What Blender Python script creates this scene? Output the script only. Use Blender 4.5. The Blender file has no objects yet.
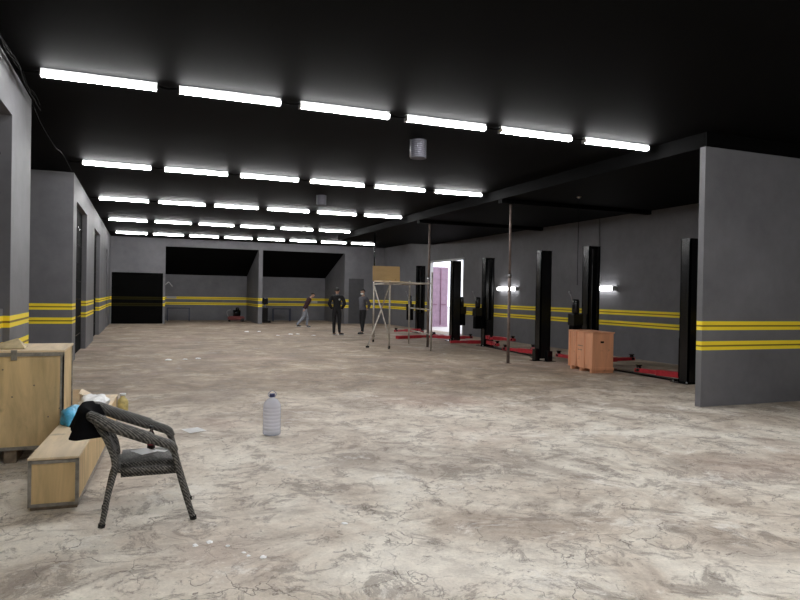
import bpy, bmesh, math, random
from mathutils import Vector, Matrix, Euler, noise
random.seed(7)
S = bpy.context.scene
COL = S.collection
PI = math.pi

# ------------------------------------------------------------------ camera
FPX = 653.7; YAW = 0.37568; PITCH = -0.00843; ROLL = 0.017395; CAMH = 1.6
F = Vector((math.sin(YAW)*math.cos(PITCH), math.cos(YAW)*math.cos(PITCH), math.sin(PITCH)))
R0 = Vector((math.cos(YAW), -math.sin(YAW), 0)); U0 = R0.cross(F)
Rv = math.cos(ROLL)*R0 + math.sin(ROLL)*U0
Uv = -math.sin(ROLL)*R0 + math.cos(ROLL)*U0
cd = bpy.data.cameras.new('camera'); cam = bpy.data.objects.new('camera', cd); COL.objects.link(cam)
cam.matrix_world = Matrix(((Rv.x, Uv.x, -F.x, 0), (Rv.y, Uv.y, -F.y, 0), (Rv.z, Uv.z, -F.z, CAMH), (0, 0, 0, 1)))
cd.sensor_fit = 'HORIZONTAL'; cd.sensor_width = 36; cd.lens = FPX/800*36
cd.clip_start = 0.05; cd.clip_end = 300
S.camera = cam

# ------------------------------------------------------------------ world, exposure, light levels
w = bpy.data.worlds.new('World'); S.world = w; w.use_nodes = True
bg = w.node_tree.nodes['Background']; bg.inputs[0].default_value = (0.86, 0.90, 1.0, 1); bg.inputs[1].default_value = 3.0
TUBE = 60.0          # emission of the ceiling battens
WALL_TUBE = 12.0      # emission of the two wall lamps
vs = S.view_settings
vs.view_transform = 'Standard'; vs.look = 'None'; vs.exposure = 0.0; vs.gamma = 1.0; vs.use_curve_mapping = False

# ------------------------------------------------------------------ materials
def mat(name, col, rough=0.6, metal=0.0, var=0.0, vscale=6.0, bump=0.0, bscale=40.0, emit=0.0, spec=0.5):
    m = bpy.data.materials.new(name); m.use_nodes = True
    nt = m.node_tree; b = nt.nodes['Principled BSDF']
    c = tuple(col) + (1,)
    b.inputs['Base Color'].default_value = c
    b.inputs['Roughness'].default_value = rough; b.inputs['Metallic'].default_value = metal
    b.inputs['Specular IOR Level'].default_value = spec
    if emit:
        b.inputs['Emission Color'].default_value = c; b.inputs['Emission Strength'].default_value = emit
    tc = nt.nodes.new('ShaderNodeTexCoord')
    if var:
        n = nt.nodes.new('ShaderNodeTexNoise'); n.inputs['Scale'].default_value = vscale; n.inputs['Detail'].default_value = 6
        nt.links.new(tc.outputs['Object'], n.inputs['Vector'])
        r = nt.nodes.new('ShaderNodeValToRGB')
        r.color_ramp.elements[0].position = 0.3; r.color_ramp.elements[1].position = 0.7
        r.color_ramp.elements[0].color = tuple(x*(1-var) for x in col) + (1,)
        r.color_ramp.elements[1].color = tuple(min(1, x*(1+var)) for x in col) + (1,)
        nt.links.new(n.outputs[0], r.inputs[0]); nt.links.new(r.outputs[0], b.inputs['Base Color'])
    if bump:
        n2 = nt.nodes.new('ShaderNodeTexNoise'); n2.inputs['Scale'].default_value = bscale; n2.inputs['Detail'].default_value = 5
        nt.links.new(tc.outputs['Object'], n2.inputs['Vector'])
        bp = nt.nodes.new('ShaderNodeBump'); bp.inputs['Strength'].default_value = bump; bp.inputs['Distance'].default_value = 0.02
        nt.links.new(n2.outputs[0], bp.inputs['Height']); nt.links.new(bp.outputs[0], b.inputs['Normal'])
    return m

class NB:
    """tiny node-graph helper"""
    def __init__(s, m): s.nt = m.node_tree; s.l = s.nt.links
    def n(s, t, **k):
        x = s.nt.nodes.new(t)
        for a, v in k.items(): setattr(x, a, v)
        return x
    def math(s, op, a, b=None, c=None):
        x = s.n('ShaderNodeMath', operation=op)
        for i, v in enumerate((a, b, c)):
            if v is None: continue
            if isinstance(v, (int, float)): x.inputs[i].default_value = v
            else: s.l.new(v, x.inputs[i])
        return x.outputs[0]
    def noise(s, vec, scale, detail=5, rough=0.55, dist=0.0):
        x = s.n('ShaderNodeTexNoise'); x.inputs['Scale'].default_value = scale; x.inputs['Detail'].default_value = detail
        x.inputs['Roughness'].default_value = rough; x.inputs['Distortion'].default_value = dist
        s.l.new(vec, x.inputs['Vector']); return x.outputs[0]
    def ramp(s, fac, stops):
        x = s.n('ShaderNodeValToRGB'); e = x.color_ramp.elements
        while len(e) < len(stops): e.new(0.5)
        for i, (p, c) in enumerate(stops):
            e[i].position = p; e[i].color = (c, c, c, 1) if isinstance(c, (int, float)) else tuple(c) + (1,)
        s.l.new(fac, x.inputs[0]); return x.outputs[0]
    def mix(s, fac, a, b, mode='MIX'):
        x = s.n('ShaderNodeMix', data_type='RGBA', blend_type=mode)
        for i, v in ((0, fac), (6, a), (7, b)):
            if isinstance(v, (int, float)): x.inputs[i].default_value = v
            elif isinstance(v, tuple): x.inputs[i].default_value = v + (1,)
            else: s.l.new(v, x.inputs[i])
        return x.outputs[2]

def wall_mat(name, col, stripe=(0.98, 0.76, 0.04), seam=(0.24, 0.155, 0.02), rough=0.62, spec=0.35):
    m = bpy.data.materials.new(name); m.use_nodes = True
    g = NB(m); b = m.node_tree.nodes['Principled BSDF']
    geo = g.n('ShaderNodeNewGeometry'); pos = geo.outputs['Position']
    n1 = g.noise(pos, 0.9, 6, 0.6); n2 = g.noise(pos, 5.0, 5, 0.6)
    f = g.math('ADD', g.math('MULTIPLY', n1, 0.7), g.math('MULTIPLY', n2, 0.3))
    base = g.ramp(f, [(0.32, tuple(x*0.80 for x in col)), (0.68, tuple(x*1.18 for x in col))])
    sep = g.n('ShaderNodeSeparateXYZ'); g.l.new(pos, sep.inputs[0]); z = sep.outputs[2]
    def band(lo, hi): return g.math('MULTIPLY', g.math('GREATER_THAN', z, lo), g.math('LESS_THAN', z, hi))
    wide = g.math('ADD', band(1.145, 1.28), band(0.845, 0.98))
    mid = g.math('ADD', band(1.197, 1.222), band(0.897, 0.922))
    c1 = g.mix(wide, base, stripe)
    c2 = g.mix(mid, c1, seam)
    g.l.new(c2, b.inputs['Base Color'])
    b.inputs['Roughness'].default_value = rough; b.inputs['Specular IOR Level'].default_value = spec
    bp = g.n('ShaderNodeBump'); bp.inputs['Strength'].default_value = 0.15; bp.inputs['Distance'].default_value = 0.01
    g.l.new(g.noise(pos, 14, 6), bp.inputs['Height']); g.l.new(bp.outputs[0], b.inputs['Normal'])
    return m

def floor_mat():
    m = bpy.data.materials.new('old_concrete'); m.use_nodes = True
    g = NB(m); b = m.node_tree.nodes['Principled BSDF']
    geo = g.n('ShaderNodeNewGeometry'); pos = geo.outputs['Position']
    big = g.noise(pos, 0.22, 6, 0.6, 0.6)
    med = g.noise(pos, 0.9, 8, 0.68, 0.8)
    fine = g.noise(pos, 7.0, 8, 0.7)
    grit = g.noise(pos, 60.0, 4, 0.7)
    # the screed is newer and paler near the entrance, browner and dirtier deep inside
    sep = g.n('ShaderNodeSeparateXYZ'); g.l.new(pos, sep.inputs[0])
    depth = g.math('ADD', sep.outputs[1], g.math('MULTIPLY', g.math('SUBTRACT', big, 0.5), 9.0))
    mr = g.n('ShaderNodeMapRange'); mr.inputs[1].default_value = 6.0; mr.inputs[2].default_value = 11.0
    g.l.new(depth, mr.inputs[0])
    pale = g.ramp(med, [(0.34, (0.48, 0.40, 0.325)), (0.45, (0.67, 0.595, 0.505)), (0.54, (0.77, 0.71, 0.62)), (0.66, (0.87, 0.82, 0.73))])
    brown = g.ramp(med, [(0.34, (0.185, 0.135, 0.095)), (0.46, (0.31, 0.235, 0.17)), (0.56, (0.43, 0.34, 0.255)), (0.68, (0.58, 0.50, 0.40))])
    c = g.mix(mr.outputs[0], pale, brown)
    stain = g.ramp(g.noise(pos, 0.55, 7, 0.7, 1.2), [(0.50, 0.0), (0.62, 0.62)])
    c = g.mix(stain, c, (0.30, 0.24, 0.195))
    flake = g.ramp(g.noise(pos, 2.4, 10, 0.8, 0.8), [(0.53, 0.0), (0.58, 0.6)])
    c = g.mix(flake, c, (0.27, 0.225, 0.19))
    pit = g.ramp(g.noise(pos, 9.0, 8, 0.8, 0.5), [(0.57, 0.0), (0.63, 0.7)])
    c = g.mix(pit, c, (0.20, 0.165, 0.14))
    reds = g.ramp(g.noise(pos, 0.35, 4, 0.5), [(0.55, 0.0), (0.72, 0.55)])
    c = g.mix(reds, c, (0.47, 0.33, 0.27))
    dust = g.ramp(g.noise(pos, 1.5, 10, 0.8, 0.6), [(0.56, 0.0), (0.62, 0.7)])
    dust = g.math('MULTIPLY', dust, g.math('SUBTRACT', 1.0, g.math('MULTIPLY', mr.outputs[0], 0.7)))
    c = g.mix(dust, c, (0.86, 0.82, 0.76))
    wob = g.n('ShaderNodeTexNoise'); wob.inputs['Scale'].default_value = 2.2; wob.inputs['Detail'].default_value = 8
    g.l.new(pos, wob.inputs['Vector'])
    vm = g.n('ShaderNodeVectorMath', operation='MULTIPLY_ADD'); g.l.new(wob.outputs['Color'], vm.inputs[0])
    vm.inputs[1].default_value = (1.1, 1.1, 1.1); g.l.new(pos, vm.inputs[2])
    vo = g.n('ShaderNodeTexVoronoi', feature='DISTANCE_TO_EDGE'); vo.inputs['Scale'].default_value = 2.1
    g.l.new(vm.outputs[0], vo.inputs['Vector'])
    crack = g.ramp(vo.outputs['Distance'], [(0.003, 0.75), (0.014, 0.0)])
    gate = g.ramp(g.noise(pos, 1.6, 4), [(0.46, 0.0), (0.60, 1.0)])
    crack = g.math('MULTIPLY', crack, gate)
    c = g.mix(crack, c, (0.16, 0.13, 0.11))
    gr = g.ramp(g.math('ADD', g.math('MULTIPLY', fine, 0.6), g.math('MULTIPLY', grit, 0.4)), [(0.3, 0.74), (0.7, 1.18)])
    c = g.mix(1.0, c, gr, 'MULTIPLY')
    g.l.new(c, b.inputs['Base Color'])
    rr = g.ramp(med, [(0.3, 0.6), (0.7, 0.85)])
    g.l.new(rr, b.inputs['Roughness']); b.inputs['Specular IOR Level'].default_value = 0.4
    h = g.math('SUBTRACT', g.math('ADD', g.math('MULTIPLY', fine, 0.5), g.math('MULTIPLY', med, 0.6)), g.math('ADD', crack, g.math('MULTIPLY', flake, 0.6)))
    bp = g.n('ShaderNodeBump'); bp.inputs['Strength'].default_value = 0.5; bp.inputs['Distance'].default_value = 0.02
    g.l.new(h, bp.inputs['Height']); g.l.new(bp.outputs[0], b.inputs['Normal'])
    return m

def plywood(name, col, streak=0.25, axis=2):
    m = bpy.data.materials.new(name); m.use_nodes = True
    g = NB(m); b = m.node_tree.nodes['Principled BSDF']
    tc = g.n('ShaderNodeTexCoord'); mp = g.n('ShaderNodeMapping'); sc = [6.0, 6.0, 6.0]; sc[axis] = 0.9
    mp.inputs['Scale'].default_value = sc; g.l.new(tc.outputs['Object'], mp.inputs[0])
    n = g.noise(mp.outputs[0], 1.3, 7, 0.62, 1.0)
    c = g.ramp(n, [(0.3, tuple(x*(1-streak) for x in col)), (0.55, col), (0.75, tuple(min(1, x*(1+streak*0.6)) for x in col))])
    kn = g.ramp(g.noise(tc.outputs['Object'], 5.5, 3, 0.5), [(0.66, 0.0), (0.74, 0.55)])
    c = g.mix(kn, c, tuple(x*0.42 for x in col))
    g.l.new(c, b.inputs['Base Color']); b.inputs['Roughness'].default_value = 0.6
    return m

def wicker_mat():
    m = bpy.data.materials.new('grey_wicker'); m.use_nodes = True
    g = NB(m); b = m.node_tree.nodes['Principled BSDF']
    tc = g.n('ShaderNodeTexCoord')
    br = g.n('ShaderNodeTexVoronoi'); br.inputs['Scale'].default_value = 55; g.l.new(tc.outputs['Object'], br.inputs['Vector'])
    wv = g.n('ShaderNodeTexWave', bands_direction='DIAGONAL'); wv.inputs['Scale'].default_value = 29; wv.inputs['Distortion'].default_value = 2.5; wv.inputs['Detail Scale'].default_value = 3.0
    g.l.new(tc.outputs['Object'], wv.inputs['Vector'])
    f = g.math('MULTIPLY', g.math('ADD', br.outputs['Distance'], wv.outputs['Fac']), 0.6)
    c = g.ramp(f, [(0.2, (0.012, 0.012, 0.012)), (0.58, (0.048, 0.046, 0.042)), (0.95, (0.19, 0.18, 0.165))])
    g.l.new(c, b.inputs['Base Color']); b.inputs['Roughness'].default_value = 0.5
    bp = g.n('ShaderNodeBump'); bp.inputs['Strength'].default_value = 0.9; bp.inputs['Distance'].default_value = 0.006
    g.l.new(f, bp.inputs['Height']); g.l.new(bp.outputs[0], b.inputs['Normal'])
    return m

M = dict(
    wall=wall_mat('grey_plaster_with_yellow_stripes', (0.152, 0.151, 0.162)),
    shutter=wall_mat('black_shutter_with_dull_stripes', (0.003, 0.003, 0.003), (0.022, 0.019, 0.006), (0.006, 0.005, 0.002), 0.8, 0.03),
    plain=mat('plain_grey_plaster', (0.115, 0.115, 0.12), 0.65, var=0.12, vscale=1.5),
    ceil=mat('black_painted_ceiling', (0.0040, 0.0040, 0.0043), 0.7, var=0.15, vscale=0.6, spec=0.02),
    black=mat('flat_black', (0.0015, 0.0015, 0.0016), 0.8, spec=0.05),
    floor=floor_mat(),
    door=mat('dark_grey_door', (0.055, 0.055, 0.06), 0.5, var=0.1),
    gloss=mat('gloss_black_steel', (0.004, 0.004, 0.0045), 0.2, spec=0.4),
    bolt=mat('dull_steel', (0.30, 0.30, 0.31), 0.4, 0.8),
    red=mat('red_painted_steel', (0.42, 0.018, 0.03), 0.4, var=0.25, vscale=12),
    ply=plywood('pale_plywood', (0.68, 0.50, 0.26), 0.3, 2),
    ply_lid=plywood('pale_plywood_lid', (0.78, 0.62, 0.42), 0.2, 1),
    ply_long=plywood('pale_plywood_long', (0.68, 0.49, 0.25), 0.3, 2),
    orange=plywood('orange_plywood', (0.70, 0.33, 0.18), 0.15, 2),
    board=plywood('tan_board', (0.40, 0.27, 0.12), 0.15, 0),
    edge=mat('galvanised_edge', (0.30, 0.28, 0.25), 0.5, 0.5, var=0.3, vscale=20),
    skid=mat('weathered_timber', (0.22, 0.17, 0.12), 0.8, var=0.4, vscale=15),
    wick=wicker_mat(),
    cloth=mat('black_cloth', (0.005, 0.005, 0.006), 0.95, spec=0.05),
    pole=mat('rusty_prop_steel', (0.17, 0.13, 0.115), 0.55, 0.3, var=0.35, vscale=8),
    pipe=mat('pale_scaffold_pipe', (0.42, 0.38, 0.33), 0.5, 0.3, var=0.25, vscale=9),
    white=mat('white_paper', (0.95, 0.95, 0.95), 0.7),
    wplastic=mat('white_plastic_bag', (0.72, 0.73, 0.74), 0.4, var=0.12, vscale=20, bump=0.5, bscale=25),
    blue=mat('blue_plastic_bag', (0.07, 0.40, 0.66), 0.35, var=0.3, vscale=14, bump=0.5, bscale=25),
    yellow=mat('yellowed_plastic', (0.55, 0.45, 0.18), 0.4, var=0.3, vscale=20),
    card=mat('creased_cardboard', (0.52, 0.42, 0.25), 0.8, var=0.3, vscale=10),
    emit=mat('lit_diffuser', (1.0, 1.0, 1.0), 0.5, emit=TUBE),
    emit2=mat('lit_wall_diffuser', (1.0, 1.0, 1.0), 0.5, emit=WALL_TUBE),
    fix=mat('white_fixture_body', (0.5, 0.5, 0.5), 0.4),
    duct=mat('galvanised_duct', (0.16, 0.16, 0.19), 0.35, 0.6),
    cable=mat('black_cable', (0.004, 0.004, 0.004), 0.85, spec=0.05),
    grey_cable=mat('grey_wire', (0.12, 0.12, 0.12), 0.5),
    skin=mat('skin', (0.45, 0.26, 0.18), 0.5),
    hair=mat('dark_hair', (0.012, 0.010, 0.009), 0.6),
    eye=mat('eye_dark', (0.02, 0.015, 0.01), 0.2),
    maroonp=mat('dull_red_paint', (0.16, 0.03, 0.028), 0.6),
    maroon=mat('maroon_sweater', (0.030, 0.008, 0.012), 0.9, var=0.2, vscale=20),
    jeans=mat('pale_jeans', (0.25, 0.27, 0.31), 0.8, var=0.25, vscale=20),
    gshirt=mat('grey_sweatshirt', (0.085, 0.085, 0.10), 0.9, var=0.25, vscale=25),
    dark=mat('dark_trousers', (0.008, 0.008, 0.010), 0.85, var=0.2),
    shoe=mat('black_shoe', (0.012, 0.012, 0.012), 0.5),
    sole=mat('white_sole', (0.55, 0.55, 0.55), 0.6),
    collar=mat('pale_collar', (0.45, 0.45, 0.46), 0.8),
    navy=mat('blue_black_steel', (0.018, 0.024, 0.05), 0.4),
    pink=mat('faded_red_container', (0.27, 0.17, 0.23), 0.55, var=0.12, vscale=5),
    pinkd=mat('faded_red_container_bars', (0.18, 0.07, 0.12), 0.5),
    yard=mat('pale_yard_concrete', (0.55, 0.52, 0.50), 0.8, var=0.15, vscale=2),
    cap=mat('bottle_cap_navy', (0.03, 0.035, 0.12), 0.4),
    cola=mat('dark_bottle', (0.02, 0.008, 0.006), 0.15),
    label=mat('red_bottle_label', (0.22, 0.02, 0.03), 0.5),
)
pm = bpy.data.materials.new('clear_bottle_plastic'); pm.use_nodes = True
_b = pm.node_tree.nodes['Principled BSDF']
_b.inputs['Base Color'].default_value = (0.86, 0.89, 1.0, 1); _b.inputs['Roughness'].default_value = 0.22
_b.inputs['Transmission Weight'].default_value = 0.66; _b.inputs['IOR'].default_value = 1.08
M['pet'] = pm

# ------------------------------------------------------------------ geometry helpers
def V(*a): return Vector(a)
def bx(bm, x0, x1, y0, y1, z0, z1, mtx=None):
    vs_ = [bm.verts.new((x, y, z)) for x in (x0, x1) for y in (y0, y1) for z in (z0, z1)]
    if mtx is not None:
        for v in vs_: v.co = mtx @ v.co
    for f in ((0, 1, 3, 2), (4, 6, 7, 5), (0, 4, 5, 1), (2, 3, 7, 6), (0, 2, 6, 4), (1, 5, 7, 3)):
        bm.faces.new([vs_[i] for i in f])
    return vs_
def box(*a, bev=0.0, mtx=None):
    bm = bmesh.new(); bx(bm, *a, mtx=mtx)
    if bev: bmesh.ops.bevel(bm, geom=bm.edges[:], offset=bev, segments=2, affect='EDGES', profile=0.6)
    return bm
def boxes(lst, bev=0.0):
    bm = bmesh.new()
    for a in lst: bx(bm, *a)
    if bev: bmesh.ops.bevel(bm, geom=bm.edges[:], offset=bev, segments=1, affect='EDGES')
    return bm
def tube(bm, pts, r, seg=10, caps=True):
    pts = [Vector(p) for p in pts]; n = len(pts)
    rs = r if isinstance(r, (list, tuple)) else [r]*n
    rings = []; up = None
    for i, p in enumerate(pts):
        t = (pts[min(i+1, n-1)] - pts[max(i-1, 0)]).normalized()
        if up is None:
            up = Vector((0, 0, 1)) if abs(t.z) < 0.9 else Vector((1, 0, 0))
        a = t.cross(up).normalized(); up = a.cross(t).normalized()
        rings.append([bm.verts.new(p + (a*math.cos(2*PI*k/seg) + up*math.sin(2*PI*k/seg))*rs[i]) for k in range(seg)])
    for i in range(n-1):
        for k in range(seg):
            f = bm.faces.new((rings[i][k], rings[i][(k+1) % seg], rings[i+1][(k+1) % seg], rings[i+1][k])); f.smooth = True
    if caps:
        bm.faces.new(rings[0][::-1]); bm.faces.new(rings[-1])
    return bm
def spline(pts, sub=6):
    """Catmull-Rom through the points"""
    P = [Vector(p) for p in pts]; P = [2*P[0]-P[1]] + P + [2*P[-1]-P[-2]]
    out = []
    for i in range(1, len(P)-2):
        for k in range(sub):
            t = k/sub
            out.append(0.5*((2*P[i]) + (P[i+1]-P[i-1])*t + (2*P[i-1]-5*P[i]+4*P[i+1]-P[i+2])*t*t + (3*P[i]-3*P[i+1]+P[i+2]-P[i-1])*t*t*t))
    out.append(P[-2]); return out
def lathe(bm, prof, seg=24, c=(0, 0, 0), caps=True):
    rings = [[bm.verts.new((c[0]+r*math.cos(2*PI*k/seg), c[1]+r*math.sin(2*PI*k/seg), c[2]+z)) for k in range(seg)] for r, z in prof]
    for i in range(len(prof)-1):
        for k in range(seg):
            f = bm.faces.new((rings[i][k], rings[i][(k+1) % seg], rings[i+1][(k+1) % seg], rings[i+1][k])); f.smooth = True
    if caps:
        bm.faces.new(rings[0][::-1]); bm.faces.new(rings[-1])
    return bm
def obj(name, bm, m, parent=None, label=None, loc=None):
    me = bpy.data.meshes.new(name)
    bmesh.ops.recalc_face_normals(bm, faces=bm.faces[:])
    bm.to_mesh(me); bm.free(); me.materials.append(M[m] if isinstance(m, str) else m)
    o = bpy.data.objects.new(name, me); COL.objects.link(o)
    if parent is not None: o.parent = parent
    if loc is not None: o.location = loc
    if label: o['label'] = label
    return o
def tag(o, label, cat, group=None, kind=None):
    o['label'] = label; o['category'] = cat
    if group: o['group'] = group
    if kind: o['kind'] = kind
    return o
def thing(name, label, cat, loc=(0, 0, 0), rotz=0.0, group=None):
    o = bpy.data.objects.new(name, None); COL.objects.link(o); o.empty_display_size = 0.1
    o.location = loc; o.rotation_euler = (0, 0, rotz)
    return tag(o, label, cat, group)
def struct(name, bm, m, label=None):
    o = obj(name, bm, m); o['kind'] = 'structure'
    if label: o['label'] = label
    return o
def dup(root, loc, rotz=None, label=None, group=None):
    r = root.copy(); COL.objects.link(r); r.location = loc
    if rotz is not None: r.rotation_euler = (0, 0, rotz)
    if label: r['label'] = label
    if group: r['group'] = group
    for ch in list(root.children):
        c = ch.copy(); COL.objects.link(c); c.parent = r
        for g in ch.children:
            d = g.copy(); COL.objects.link(d); d.parent = c
    return r

# ------------------------------------------------------------------ structure
XL, XR, YB, YF = -1.4, 12.2, 33.3, -6.0
HC, HL = 4.1, 3.88
XE = 7.78           # where the lower ceiling begins
XI, YI = -4.2, 37.3
T = 0.12
struct('floor', boxes([(XI-0.3, XR+0.25, YF-0.25, YI+0.25, -0.2, 0.0)]), 'floor')
struct('ceiling', boxes([(XI-0.3, XE, YF-0.25, YI+0.25, HC, HC+0.2), (XE, XR+0.25, YF-0.25, 7.4, HC, HC+0.2), (XE, XR+0.25, 7.4, 27.0, HL, HC+0.2), (XE, XR+0.25, 27.0, YI+0.25, HC, HC+0.2)]), 'ceil')
# left wall, standing in piers between openings
L0 = XL - T
struct('wall_left', boxes([
    (L0, XL, YF, 5.0, 0, HC), (L0, XL, 5.0, 8.55, 3.56, HC), (L0, XL, 8.55, 9.9, 0, HC),
    (XI, XL, 15.7, 15.95, 0, HC), (L0, XL, 15.95, 16.45, 0, HC),
    (L0, XL, 16.45, 19.4, 3.58, HC), (L0, XL, 19.4, 22.35, 0, HC), (L0, XL, 22.35, 25.2, 3.50, HC),
    (L0, XL, 25.2, 29.6, 0, HC), (L0, XL, 29.6, 30.6, 3.3, HC), (L0, XL, 30.6, YB, 0, HC),
]), 'wall')
struct('wall_alcove', boxes([(XI-0.25, XI, YF, YI, 0, HC), (XI, XL, YB, YB+0.2, 0, HC)]), 'plain')
struct('wall_behind', boxes([(XI, XR, YF-0.25, YF, 0, HC)]), 'plain')
# right wall with the bright doorway
struct('wall_right', boxes([(XR, XR+0.12, YF, 23.85, 0, HC), (XR, XR+0.12, 23.85, 27.25, 3.15, HC), (XR, XR+0.12, 27.25, YI, 0, HC)]), 'wall')
# partition that closes the near right side
struct('wall_partition', boxes([(XE-0.02, XR, 7.4, 7.505, 0, HL)]), 'wall')
# back wall with three recesses
struct('wall_back', boxes([
    (XL, 0.92, YB, YB+0.3, 2.42, HC), (XL-0.02, XL+0.06, YB, YB+0.2, 0, 2.42),
    (0.92, 1.02, YB, YI, 0, HC), (1.02, 5.45, YB, YB+0.2, 3.72, HC), (5.45, 5.65, YB, YI, 0, HC),
    (5.65, 9.96, YB, YB+0.2, 3.72, HC), (9.96, 10.2, YB, YI, 0, HC), (10.2, 11.05, YB, YB+0.2, 2.4, HC), (11.05, XR, YB, YB+0.2, 0, HC),
]), 'wall')
struct('wall_recess', boxes([(1.02, 5.45, YI-0.02, YI+0.2, 0, HC), (5.65, 9.96, YI-0.02, YI+0.2, 0, HC)]), 'wall')
# sloping black slabs, added in place of the header's shadow in both recesses
def shade_slab(x0, x1):
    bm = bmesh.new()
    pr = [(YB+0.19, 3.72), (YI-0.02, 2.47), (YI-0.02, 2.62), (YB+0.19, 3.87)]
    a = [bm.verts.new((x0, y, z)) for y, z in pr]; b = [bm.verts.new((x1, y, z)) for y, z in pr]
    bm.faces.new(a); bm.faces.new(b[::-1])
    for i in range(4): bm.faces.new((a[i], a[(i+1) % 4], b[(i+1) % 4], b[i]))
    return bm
struct('recess_shade_slab', shade_slab(1.02, 5.45), 'ceil')
struct('recess_shade_slab', shade_slab(5.65, 9.96), 'ceil')
struct('trim_3', boxes([(XE-0.015, XE, 7.4, 27.0, HL-0.01, HC), (XE-0.015, XR, 7.385, 7.4, HL, HC)]), 'black')
# transverse beams under the low ceiling
struct('trim_1', boxes([(XE, XR, 13.35, 13.5, HL-0.10, HL)]), 'ceil')
struct('trim_2', boxes([(XE, XR, 18.25, 18.4, HL-0.10, HL)]), 'ceil')
# doors
def slats(x0, x1, y, z1, n, m, name):
    d = struct(name, boxes([(x0, x1, y, y+0.05, 0.0, z1)]), m)
    bm = bmesh.new()
    for i in range(1, n): bx(bm, x0, x1, y-0.012, y, i*z1/n-0.01, i*z1/n+0.01)
    o = obj('slat_ridge', bm, m, d); return d
slats(XL+0.06, 0.92, YB+0.06, 2.42, 12, 'shutter', 'door_1')
def side_door(name, y0, y1, z1):
    d = struct(name, boxes([(L0-0.06, L0, y0-0.08, y1+0.08, 0, z1+0.08)]), 'black')
    n = 8; bm = bmesh.new()
    for i in range(1, n): bx(bm, L0, L0+0.01, y0, y1, i*z1/n-0.012, i*z1/n+0.012)
    obj('slat_ridge', bm, 'gloss', d)
    return d
d2 = side_door('door_2', 5.0, 8.55, 3.56)
obj('lower_panel', box(L0+0.01, L0+0.05, 5.0, 8.55, 0.0, 1.36), 'wall', d2, label='grey lower panel with yellow stripes')
side_door('door_3', 16.45, 19.4, 3.58)
side_door('door_4', 22.35, 25.2, 3.50)
side_door('door_5', 29.6, 30.6, 3.3)
d6 = struct('door_6', boxes([(10.2, 11.05, YB+0.05, YB+0.10, 0, 2.4)]), 'door')
obj('door_handle', tube(bmesh.new(), [(10.95, YB+0.05, 1.02), (10.95, YB-0.0, 1.02), (10.84, YB-0.0, 1.02)], 0.011), 'bolt', d6)
# white frame round the bright doorway
struct('trim_4', boxes([(XR-0.02, XR+0.12, 23.85, 23.93, 0, 3.15), (XR-0.02, XR+0.12, 27.17, 27.25, 0, 3.15), (XR-0.02, XR+0.12, 23.85, 27.25, 3.07, 3.15)]), 'fix')
# yard outside
struct('ground', boxes([(XR+0.25, 60, -20, 90, -0.25, -0.06)]), 'yard')

# ------------------------------------------------------------------ lights
PX, LEN = 1.494, 1.25
ROWY = [8.45, 14.05, 19.3, 24.85, 30.4]
def make_batten(label):
    t = thing('ceiling_batten_light', label, 'ceiling light')
    bm = bmesh.new()
    prof = [(-0.055, 0.0), (-0.051, -0.024), (-0.032, -0.043), (0.0, -0.05), (0.032, -0.043), (0.051, -0.024), (0.055, 0.0)]
    a = [bm.verts.new((0.015, y, z)) for y, z in prof]; b = [bm.verts.new((LEN-0.015, y, z)) for y, z in prof]
    for i in range(len(prof)-1):
        f = bm.faces.new((a[i], a[i+1], b[i+1], b[i])); f.smooth = True
    bm.faces.new(a[::-1]); bm.faces.new(b); bm.faces.new((a[0], b[0], b[-1], a[-1]))
    obj('diffuser', bm, 'emit', t)
    obj('housing', box(0, LEN, -0.035, 0.035, 0.0, 0.045, bev=0.004), 'fix', t)
    obj('link_cable', tube(bmesh.new(), [(0.004, 0, 0.012), (-0.05, 0, -0.002), (-0.12, 0, -0.008), (-0.19, 0, -0.002), (-0.235, 0, 0.012)], 0.013, 6), 'cable', t)
    for x in (0.0, LEN-0.014): obj('end_cap', box(x, x+0.014, -0.057, 0.057, -0.052, 0.006, bev=0.003), 'fix', t)
    return t
ordn = ['first', 'second', 'third', 'fourth', 'fifth', 'sixth', 'seventh', 'eighth']
rown = ['nearest', 'second', 'third', 'fourth', 'farthest']
b0 = None
def batten(x, y, lab, grp):
    global b0
    if b0 is None:
        b0 = make_batten(lab); b0.location = (x, y, HC-0.045); b0['group'] = grp; return b0
    return dup(b0, (x, y, HC-0.045), None, lab, grp)
for r, y in enumerate(ROWY):
    n = 8 if r == 4 else 6
    x0 = -1.075 if r == 4 else -1.112
    grp = 'battens in the %s row of ceiling lights' % rown[r]
    for i in range(n):
        x = x0 + i*PX
        where = '%s from the left' % ordn[i] if i < n-1 else 'last at the right end'
        batten(x, y, 'lit white ceiling batten, %s in the %s row' % (where, rown[r]), grp)
# the hall goes on behind the viewer with the same lamps
for r, y in enumerate((2.75, -2.9)):
    for i in range(7):
        batten(-1.112+i*PX, y, 'lit white ceiling batten over the entrance end, %s from the left in the %s row' % (ordn[i], ('front', 'rear')[r]), 'battens over the entrance end')

def wall_lamp(y0, y1, label):
    t = thing('wall_tube_light', label, 'wall light', (XR, y0, 1.87), 0, 'tube lights on the right wall')
    L = y1-y0
    obj('housing', box(-0.04, 0, 0, L, -0.035, 0.035, bev=0.004), 'fix', t)
    bm = bmesh.new(); tube(bm, [(-0.08, 0.03, 0), (-0.08, L-0.03, 0)], 0.062, 16); obj('diffuser', bm, 'emit2', t)
    for y in (0.0, L-0.03): obj('end_cap', box(-0.145, -0.0, y, y+0.03, -0.065, 0.065, bev=0.006), 'fix', t)
    return t
wall_lamp(19.66, 20.96, 'lit white tube light on the right wall, behind the rust-brown prop')
wall_lamp(14.6, 15.75, 'lit white tube light on the right wall, beside the post behind the orange crate')

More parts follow.
